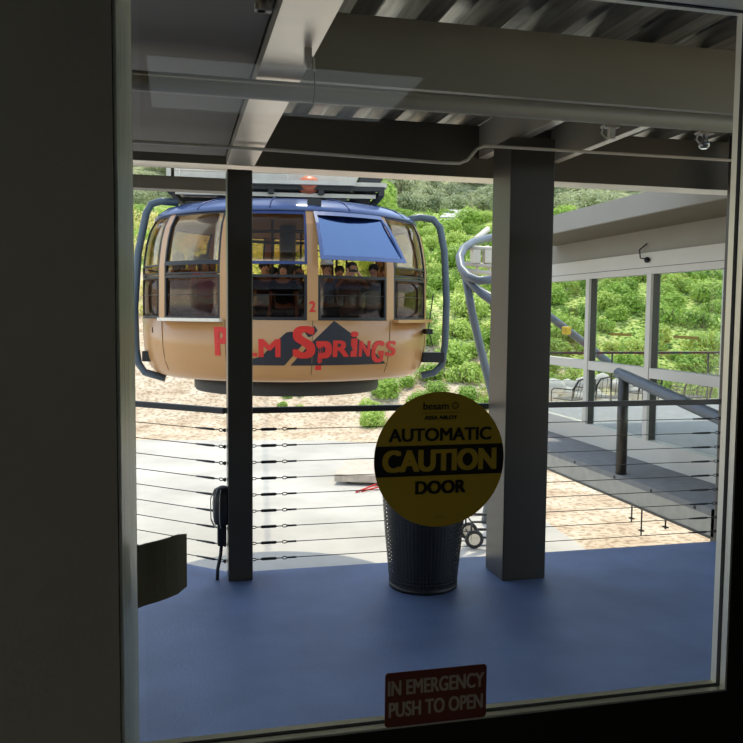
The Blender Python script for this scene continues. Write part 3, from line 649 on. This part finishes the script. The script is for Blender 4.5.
for s0_, s1_ in zip(SEAMS, NEXT):
    c = (s0_+s1_)/2; a0, a1 = s0_+1.9, s1_-1.9
    op = abs(c-24.5) < 2; mid = abs(c+6.7) < 3
    lo = frame(MB(), a0, a1, 1.585, 2.33, .9, .045, -.045, -.005) or None
    mb = MB(); frame(mb, a0, a1, 1.585, 2.33, .9, .045, -.045, -.004); patch(mb, a0+.9, a1-.9, 1.995, 2.005, -.035, -.02, nz=1)
    lf = mb.build('lower_window', M['black'], car)
    patch(MB(), a0+.5, a1-.5, 1.60, 2.31, -.028, -.024).build('pane', M['cabinlow'], lf).data.shade_smooth()
    if op:
        def tilt(a, z, o=0): 
            k_ = (3.40-z)/.84; return cyl(a, z, o+.42*k_) + Vector((0, 0, -.02*k_))
        mb = MB(); frame(mb, a0-.9, a1+.9, 2.58, 3.40, 1.1, .07, -.01, .03, fn=tilt)
        uf = mb.build('open_window', M['blue'], car); patch(MB(), a0, a1, 2.62, 3.36, .008, .012, nz=1, na=1, fn=tilt).build('pane', M['hopper'], uf)
        for sgn in (a0, a1): MB().tube([cyl(sgn, 2.75, -.02), tilt(sgn, 2.66)], .010, 6).build('stay', M['black'], uf)
    else:
        zlo = 2.50 if mid else 2.345
        mb = MB(); frame(mb, a0, a1, zlo, 3.39, .8, .05 if mid else .03, -.045, .002)
        if not mid: patch(mb, a0, a1, 2.50, 2.57 if c < 0 else 2.525, -.045, .004, nz=1)
        uf = mb.build('upper_window', M['navy'] if mid else M['black'], car)
        patch(MB(), a0+.5, a1-.5, zlo+.02, 3.37, -.028, -.024).build('pane', M['cabin'], uf).data.shade_smooth()
    if abs(c) > 30 and abs(c) < 62:
        sl = MB(); patch(sl, a0-.5, a1+1, 1.545, 1.60, .0, .13, nz=1); sl.build('window_ledge', mat('ledge_sunlit', (236, 226, 208), .5) if c < 0 else M['cream'], car)  # left ledge: sunlight on its top is painted in as white
# lettering, mountains, number
SURF = .010
def letter(mb, ch, a0, a1, z0, z1, bold=.05, off=SURF):
    vs, fs = glyph(ch, 0); x0 = min(v[0] for v in vs); x1 = max(v[0] for v in vs); y0 = min(v[1] for v in vs); y1 = max(v[1] for v in vs)
    b = bold*(z1-z0); ba = min(math.degrees(b/2.75), abs(a1-a0)*.16)
    for i_, (da, dz) in enumerate(((-ba, -b/2), (-ba, b/2), (ba, -b/2), (ba, b/2), (0, -b/2), (0, b/2))):
        mb.add([cyl(a0+ba+(v[0]-x0)/(x1-x0)*(a1-a0-2*ba)+da, z0+b/2+(v[1]-y0)/(y1-y0)*(z1-z0-b)+dz, off+i_*.0003) for v in vs], fs)
lt = MB()
for ch, a0, a1, z0, z1 in (('P', -26.2, -20.6, .98, 1.46), ('A', -20.3, -15.2, .98, 1.29), ('L', -14.8, -10.4, .98, 1.29), ('M', -10.0, -2.4, .97, 1.27), ('S', 1.8, 9.6, .95, 1.49),
    ('P', 9.9, 15.6, .75, 1.24), ('R', 16.0, 22.2, .97, 1.25), ('i', 22.7, 25.6, .97, 1.40), ('N', 26.2, 31.0, .97, 1.24), ('G', 31.6, 37.6, .86, 1.24), ('S', 38.4, 44.0, .96, 1.23)):
    letter(lt, ch, a0, a1, z0, z1, .06)
lt.build('red_lettering', M['red'], car)
n2 = MB(); letter(n2, '2', 8.3-.9, 8.3+1.3, 1.72, 1.90, .05, .006); n2.build('number', M['red'], car)
def surf_poly(mb, pts, off=.005, step=1.0):     # polygon on the skin, cut in vertical strips
    lo, hi = min(p[0] for p in pts), max(p[0] for p in pts); N = int((hi-lo)/step)+1
    def cut(a):
        zs2 = []
        for (p, q) in zip(pts, pts[1:]+pts[:1]):
            if (p[0]-a)*(q[0]-a) < 0 or p[0] == a: 
                if q[0] != p[0]: zs2.append(p[1]+(q[1]-p[1])*(a-p[0])/(q[0]-p[0]))
        return (min(zs2), max(zs2)) if zs2 else None
    prev = None
    for i in range(N+1):
        a = lo+1e-4+(hi-lo-2e-4)*i/N; c_ = cut(a)
        if c_ and prev:
            a_, c0 = prev; nz = 4; o = []
            for j in range(nz+1): o += [cyl(a_, c0[0]+(c0[1]-c0[0])*j/nz, off), cyl(a, c_[0]+(c_[1]-c_[0])*j/nz, off)]
            mb.add(o, [(2*j, 2*j+1, 2*j+3, 2*j+2) for j in range(nz)])
        prev = (a, c_) if c_ else None
mt = MB()
surf_poly(mt, [(-21, .83), (-1.0, .83), (5.5, 1.20), (1.5, 1.40), (-.5, 1.38), (-3.2, 1.26), (-9, .98)], step=.5)
surf_poly(mt, [(1.0, .83), (39.5, .83), (16.2, 1.58), (7.5, 1.18)], step=.5)
surf_poly(mt, [(7.2, 1.30), (9.2, 1.34), (10.4, 1.42), (9.2, 1.50), (8.4, 1.44), (6.0, 1.38)], step=.4)
mt.build('mountain_mark', M['mount'], car)
# side bumper tubes
def bx_(px): return (px-288)/FPX*15.3
def bz_(py): return 1.7+(313.5-py)/FPX*15.3
for pts, nm in (([(182, 207), (165, 206), (156, 209), (151, 218), (143, 256), (139, 310), (140, 350), (142, 364), (148, 373), (168, 379)], -1), ([(408, 226), (411, 218), (420, 216), (434, 218), (441, 226), (446, 250), (449, 300), (448, 345), (445, 365), (437, 373), (424, 376)], 1)):
    P_ = [Vector((bx_(a), -.8, bz_(b))) for a, b in pts]
    mb = MB().tube(P_, .068, 12); o = mb.build('side_bumper', M['bumper'], car)
    xx = bx_(147) if nm < 0 else bx_(446); xi = bx_(172) if nm < 0 else bx_(424)
    MB().box(min(xx, xi), max(xx, xi), -.95, -.7, bz_(362), bz_(352)).build('bracket', M['black'], o)
    MB().box(min(bx_(160), bx_(167)) if nm < 0 else bx_(424), bx_(167) if nm < 0 else bx_(430), -1.35, -1.0, bz_(333), bz_(328)).build('bumper_stop', M['black'], car)
MB().tube([Vector((bx_(440), -.3, bz_(292))), Vector((bx_(441), .3, bz_(330))), Vector((bx_(440), -.3, bz_(346)))], .012, 6).build('grab_handle', M['black'], car)
# roof equipment and hanger
eq = MB()
for yy in (-1.3, -.6, .6, 1.3): eq.box(-2.1, 1.75, yy-.05, yy+.05, 3.92, 4.0)
for xx in (-2.1, -1.2, -.3, .6, 1.7): eq.box(xx-.05, xx+.05, -1.35, 1.35, 3.84, 3.93)
for xx in (-1.2, .6): eq.box(xx-.1, xx+.1, -.9, .9, 3.70, 3.86)
eq.build('roof_frame', M['dark'], car)
eq = MB(); eq.box(-2.0, 1.2, -1.5, -1.42, 3.99, 4.06); eq.box(-2.0, 1.6, -1.25, -1.2, 3.80, 3.87); eq.box(.5, 1.8, -1.3, -1.0, 4.0, 4.08); eq.tube([(-2, -1.4, 4.2), (1.2, -1.4, 4.2)], .02, 6)
for xx in (-1.9, -1.0, 0, 1.1): eq.tube([(xx, -1.4, 4.0), (xx, -1.4, 4.2)], .02, 6)
eq.build('roof_railing', M['lightgrey'], car)
MB().ball((.38, -1.2, 4.02), .21, .21, .17, 16).build('warning_dome', M['orange'], car)
mb = MB().box(.33, .56, -2.42, -1.2, 3.50, 3.62).build('roof_latch', M['black'], car)
MB().prism([(-2.2, 4.02), (1.2, 4.02), (1.5, 4.62), (-2.2, 4.70)], -.9, .9, M=Matrix.Rotation(PI/2, 4, 'X')).build('hanger_beam', M['lightgrey'], car)
MB().prism([(1.25, 4.02), (1.6, 3.90), (1.95, 4.60), (1.52, 4.64)], -.95, .95, M=Matrix.Rotation(PI/2, 4, 'X')).build('hanger_end', M['dark'], car)
ha = MB().box(-.3, .3, -.7, -.5, 4.6, 9.0).box(-.3, .3, .5, .7, 4.6, 9.0).box(-.35, .35, -.75, .75, 8.8, 9.3); ha.build('hanger_arm', M['lightgrey'], car)
MB().box(-.5, .5, -3.2, 3.2, 9.3, 9.7).build('carriage', M['dark'], car)
cbn = MB().lathe([(.16, .80), (.16, 3.40)], 16, cap0=False, cap1=False); cbn.build('centre_pole', M['black'], car)
MB().tube([(1.25*math.cos(q), 1.25*math.sin(q), 3.18) for q in [2*PI*i/40 for i in range(40)]], .03, 8, closed=True).build('ceiling_handrail', M['dark'], car)
for k in range(6):
    q = k*PI/3+.3; MB().tube([(1.25*math.cos(q), 1.25*math.sin(q), .8), (1.25*math.cos(q), 1.25*math.sin(q), 3.39)], .022, 8).build('grab_pole', M['dark'], car)
for xx in (-.45, .45):
    v0 = Matrix.Rotation(PHI, 3, 'Z') @ Vector((xx, -9.5, 9.9)); v1 = Matrix.Rotation(PHI, 3, 'Z') @ Vector((xx, 120, 62))
    run('track_cable', 'thick steel track cable above the cable car', 'cable', [(CX+v0.x, CYY+v0.y, 9.75), (CX+(Matrix.Rotation(PHI, 3, 'Z') @ Vector((xx, 3.2, 0))).x, CYY+3.2, 9.75), (CX+v1.x, CYY+v1.y, 62)], .03, M['wire'], 6, 'track cables above the car')

# ---------------------------------------------------------------- passengers
def skin_mesh(verts, edges, radii, name, sub=1):
    me = bpy.data.meshes.new(name); me.from_pydata([tuple(v) for v in verts], edges, []); o = bpy.data.objects.new(name, me); SC.collection.objects.link(o)
    md = o.modifiers.new('s', 'SKIN'); md.use_smooth_shade = True
    for i, r in enumerate(radii):
        sv_ = me.skin_vertices[0].data[i]; sv_.radius = (r, r) if not isinstance(r, tuple) else r; sv_.use_root = (i == 0)
    ss = o.modifiers.new('u', 'SUBSURF'); ss.levels = sub; ss.render_levels = sub
    dg = bpy.context.evaluated_depsgraph_get(); dg.update(); r_ = bpy.data.meshes.new_from_object(o.evaluated_get(dg)); r_.name = name
    vs_ = [v.co.copy() for v in r_.vertices]; fs_ = [tuple(p.vertices) for p in r_.polygons]
    bpy.data.objects.remove(o); bpy.data.meshes.remove(me); bpy.data.meshes.remove(r_); return vs_, fs_
def person(px, depth, face, label, shirt, trousers, hair, arms='down', long_hair=False, cap=None, hgt=1.0, skin=(196, 140, 108)):
    wp = at(px, 300, s=depth); t = thing('person', label, 'person', (wp.x, wp.y, .802), face); t.scale = (hgt,)*3
    A = {'down': (((.22, .02, 1.14), (.23, -.06, .90)), ((-.22, .02, 1.14), (-.23, -.06, .90))),
         'up': (((.30, -.12, 1.50), (.16, -.22, 1.72)), ((-.30, -.12, 1.50), (-.16, -.22, 1.72))),
         'phone': (((.26, -.16, 1.28), (.08, -.30, 1.52)), ((-.26, -.16, 1.28), (-.08, -.30, 1.52))),
         'one': (((.32, -.05, 1.52), (.30, -.12, 1.80)), ((-.22, .02, 1.14), (-.23, -.06, .90)))}[arms]
    V = [(0, 0, .95), (0, 0, 1.08), (0, 0, 1.26), (0, 0, 1.39), (0, 0, 1.47), (0, -.01, 1.53), (0, -.015, 1.59), (0, -.01, 1.655)]
    Rd = [(.135, .10), (.125, .09), (.145, .10), (.11, .08), (.052, .052), (.062, .072), (.080, .096), (.060, .072)]
    Ed = [(i, i+1) for i in range(7)]
    def add(p, r, par): V.append(p); Rd.append((r, r) if not isinstance(r, tuple) else r); Ed.append((par, len(V)-1)); return len(V)-1
    armidx = []
    for sgn, (el, wr) in zip((1, -1), A):
        a = add((sgn*.165, 0, 1.39), .055, 3); b = add(el, .042, a); c = add(wr, .027, b); armidx.append((a, b, c))
        d = (Vector(wr)-Vector(el)).normalized(); sd_ = d.cross(Vector((0, 1, .2))).normalized()
        pm = add(Vector(wr)+d*.055, (.034, .020), c)
        for k, l in enumerate((.055, .066, .062, .048)):
            o = Vector(wr)+d*.085+sd_*(.026-.0175*k); f1_ = add(o, .010, pm); f2_ = add(o+d*l*.6+Vector((0, -.008, 0)), .008, f1_); add(o+d*l+Vector((0, -.022, 0)), .006, f2_)
        th_ = add(Vector(wr)+d*.03+sd_*.036, .011, c); add(Vector(wr)+d*.065+sd_*.055, .008, th_)
    for sgn in (1, -1):
        h = add((sgn*.09, 0, .88), .088, 0); k = add((sgn*.10, -.01, .49), .058, h); an = add((sgn*.10, .02, .09), .038, k); add((sgn*.11, -.13, .035), (.036, .026), an)
    vs_, fs_ = skin_mesh(V, Ed, Rd, 'body'); mb = MB(); mb.add(vs_, fs_, True); nb = len(mb.f)
    mb.add([(-.012, -.100, 1.570), (.012, -.100, 1.570), (0, -.125, 1.572), (0, -.098, 1.605)], [(0, 1, 2), (0, 2, 3), (1, 3, 2), (0, 3, 1)], True)
    for sgn in (1, -1): mb.ball((sgn*.082, 0, 1.59), .010, .018, .028, 8)
    nf = len(mb.f)
    for sgn in (1, -1): mb.ball((sgn*.032, -.094, 1.605), .012, .006, .007, 8)
    mb.ball((0, -.094, 1.545), .022, .006, .006, 8)
    sk = mat('skin_tone', skin, .5, var=.08); ey = M['black']
    b = mb.build('body', [sk, ey], t)
    for i, p_ in enumerate(b.data.polygons):
        if i >= nf: p_.material_index = 1
    # clothes
    sv2 = [V[i] for i in (0, 1, 2, 3)]; rd2 = [tuple(x*1.14 for x in Rd[i]) for i in (0, 1, 2, 3)]; ed2 = [(0, 1), (1, 2), (2, 3)]
    for a, bb, c in armidx:
        k = len(sv2); sv2 += [V[a], tuple(Vector(V[a]).lerp(Vector(V[bb]), .75))]; rd2 += [(.068, .068), (.058, .058)]; ed2 += [(3, k), (k, k+1)]
    vs_, fs_ = skin_mesh(sv2, ed2, rd2, 'shirt'); MB().add(vs_, fs_, True).build('shirt', mat('shirt_cloth', shirt, .9, bump=.1), t)
    L = len(V); tv = [V[0], V[L-8], V[L-7], V[L-6], V[L-4], V[L-3], V[L-2]]; tr2 = [(.15, .115), (.10, .10), (.072, .072), (.055, .055), (.10, .10), (.072, .072), (.055, .055)]
    vs_, fs_ = skin_mesh(tv, [(0, 1), (1, 2), (2, 3), (0, 4), (4, 5), (5, 6)], tr2, 'trousers'); MB().add(vs_, fs_, True).build('trousers', mat('trouser_cloth', trousers, .9, bump=.1), t)
    hb = MB().ball((0, .018, 1.632), .096, .105, .085, 14)
    if long_hair:
        hb.ball((0, .055, 1.54), .095, .065, .16, 12); hb.ball((.082, .01, 1.52), .028, .05, .13, 8); hb.ball((-.082, .01, 1.52), .028, .05, .13, 8)
    hb.build('hair', mat('hair_strands', hair, .6, bump=.4, stretch=(30, 30, 2)), t)
    if cap:
        MB().lathe([(.104, 0), (.106, .05), (.085, .085), (.03, .10)], 20, c=(0, .0, 1.645)).box(-.07, .07, -.19, -.07, 1.648, 1.656).build('cap', mat('cap_cloth', cap, .8), t)
    if arms == 'phone':
        ph = thing('phone', label.replace('passenger', 'phone held by the passenger').split(' raising')[0][:90], 'phone', (0, 0, 0))
        ph.matrix_world = Matrix.Translation((wp.x, wp.y, .802)) @ Matrix.Rotation(face, 4, 'Z') @ Matrix.Scale(hgt, 4)
        box(-.075, .075, -.345, -.335, 1.53, 1.605).build('case', M['black'], ph, bevel=.004)
    return t
K = (20, 16, 14)
person(180, 14.6, PHI+R(150), 'passenger with long brown hair turned away behind the left window', (150, 100, 84), (60, 56, 60), (70, 44, 30), 'down', True, hgt=1.15)
person(205, 14.3, PHI+R(40), 'passenger in a bright red top behind the left window', (240, 40, 60), (200, 30, 46), (50, 34, 26), 'down', True, hgt=1.12)
person(193, 15.4, PHI+R(-30), 'passenger in a pink shirt standing behind the red top', (250, 130, 150), (40, 40, 50), K, 'down', hgt=1.15)
person(265, 14.4, PHI+R(20), 'passenger in a brown shirt beside the dark post', (84, 52, 42), (40, 36, 34), K, 'down', hgt=1.06)
person(284, 14.0, PHI+R(-12), 'dark haired passenger in black behind the middle window', (22, 22, 26), (24, 24, 28), K, 'down', True, hgt=1.03)
person(297, 14.5, PHI+R(8), 'passenger in a grey top raising a phone at the middle window', (70, 72, 76), (30, 30, 36), K, 'phone', True, hgt=1.02)
person(327, 14.3, PHI+R(25), 'passenger in pale blue shirt and white cap beside the cream post', (140, 170, 222), (90, 100, 120), (60, 44, 34), 'down', cap=(236, 236, 236), hgt=1.06)
person(352, 14.2, PHI+R(0), 'passenger in a tan top raising a phone under the open window', (150, 110, 88), (120, 92, 76), K, 'phone', hgt=1.05, skin=(214, 160, 128))
person(374, 14.4, PHI+R(-15), 'passenger in black with one arm raised at the open window', (26, 24, 28), (40, 38, 36), K, 'one', hgt=1.04, skin=(200, 146, 120))
person(340, 15.3, PHI+R(5), 'passenger in maroon standing deep inside the open window', (88, 30, 30), (30, 30, 36), K, 'down', hgt=1.05)
person(385, 15.3, PHI+R(-20), 'passenger in grey at the right end of the cabin', (96, 92, 86), (60, 56, 52), (90, 70, 50), 'down', hgt=1.05)
person(275, 16.3, PHI+R(60), 'passenger in white deep in the cabin middle', (200, 196, 188), (60, 60, 66), K, 'down', hgt=1.06)

# ---------------------------------------------------------------- docking ring guide on the right
def W(px, py, s): return at(px, py, s=s)
dg_ = thing('docking_guide', 'curved blue grey tubular docking guide with braces right of the car', 'guide rail', tuple(at(488, 375, s=20).xy)+(-3.5,))
o0 = dg_.location.copy()
def rel(pts): return [Vector(p)-o0 for p in pts]
ring = [W(505, 236, 21.5), W(487, 239, 21), W(473, 243, 20.2), W(464, 249, 19.6), W(460, 258, 19.2), W(462, 269, 18.9), W(469, 277, 18.6), W(479, 281, 18.4), W(495, 280, 18.3)]
MB().tube(rel(ring), .10, 12).build('upper_tube', M['tubeblue'], dg_)
MB().tube(rel([W(461, 263, 19.1), W(465, 276, 18.9), W(474, 287, 18.6), W(484, 296, 18.4), W(497, 305, 18.3), W(515, 310, 18.2)]), .085, 12).build('lower_tube', M['tubeblue'], dg_)
MB().tube(rel([W(466, 276, 18.9), W(472, 310, 18.9), W(480, 345, 18.9), W(492, 392, 18.9), W(500, 430, 18.9)])+[Vector((0, 0, 0))], .095, 12).build('leg', M['tubeblue'], dg_)
MB().tube(rel([W(470, 285, 18.9), W(500, 302, 18.7), W(545, 313, 18.5), W(583, 342, 18.3), W(625, 376, 18.2)]), .085, 12).build('brace', M['tubeblue'], dg_)
MB().tube(rel([W(488, 230, 21.5), W(474, 242, 20.3)]), .08, 10).build('upper_brace', M['lightgrey'], dg_)
gt = MB()
for (a, b) in (((466, 248), (492, 250)), ((464, 264), (492, 268)), ((468, 271), (492, 276))):
    gt.tube(rel([W(a[0], a[1], 20), W(b[0]+20, b[1], 20)]), .06, 6)
for px in (476, 488): gt.box(-.10, .10, -.1, .1, -.16, .16, M=Matrix.Translation(W(px, 257, 20)-o0)); gt.tube(rel([W(px, 246, 20.2), W(px+2, 276, 20.2)]), .04, 6)
gt.build('grating', M['lightgrey'], dg_)
MB().box(-.07, .07, -.11, .11, -.09, .09, M=Matrix.Translation(W(567, 331, 18.1)-o0)).build('warning_tag', M['tagyellow'], dg_, bevel=.03)
# ---------------------------------------------------------------- yard objects
p = at(372, 474, z=-3.47)
ft = thing('flatbed_cart', 'low flat wooden cart with an upright post parked on the concrete', 'cart', (p.x+.3, p.y-.3, -3.47), R(-20))
MB().box(-1.3, 1.5, -1.7, .9, .22, .32).build('bed', M['wood'], ft); MB().box(-1.3, 1.5, -1.72, -1.68, .10, .30).build('side_board', M['wood'], ft)
for (a, b) in ((-.9, -1.4), (-.9, .6), (1.1, -1.4), (1.1, .6)): MB().lathe([(.13, -.04), (.13, .04)], 16).build('wheel', M['black'], ft, loc=(a, b, .13), rot=(PI/2, 0, 0))
MB().box(.05, .15, .55, .65, .32, 1.35).build('upright_post', M['dark'], ft)
MB().box(-.05, .45, .5, .75, .32, .42).build('post_foot', M['dark'], ft)
p = at(368, 492, z=-3.47)
tf = thing('red_tow_bar', 'small red tow bar lying on the concrete by the cart', 'tow bar', (p.x, p.y, -3.47), R(20))
MB().tube([(-.4, 0, .03), (.5, .3, .10)], .025, 6).tube([(-.2, 0, .03), (.5, 0, .10)], .025, 6).build('bar', M['red'], tf)
p = at(474, 548, z=-3.47)
wc = thing('wheeled_cart', 'wheeled cart with pale hubs and thin frame seen left of the thick column', 'cart', (p.x+.35, p.y+.1, -3.47), R(-10))
for (a, b) in ((-.33, -.25), (-.33, .45), (.5, -.25), (.5, .45)):
    wh = MB().tube([(.17*math.cos(q), .17*math.sin(q), 0) for q in [2*PI*i/24 for i in range(24)]], .04, 8, closed=True).build('wheel', M['black'], wc, loc=(a, b, .21), rot=(PI/2, 0, 0))
    MB().lathe([(.13, -.02), (.13, .02)], 20).build('hub', M['whitewheel'], wh)
cf = MB()
for z in (.25, .6): cf.tube([(-.4, -.25, z), (.6, -.25, z), (.6, .45, z), (-.4, .45, z)], .025, 6, closed=True)
for (a, b) in ((-.4, -.25), (-.4, .45), (.6, -.25), (.6, .45)): cf.tube([(a, b, .2), (a, b, .62)], .022, 6)
cf.build('frame', M['dark'], wc)
# drain lid
p = at(196, 548, z=-3.47)
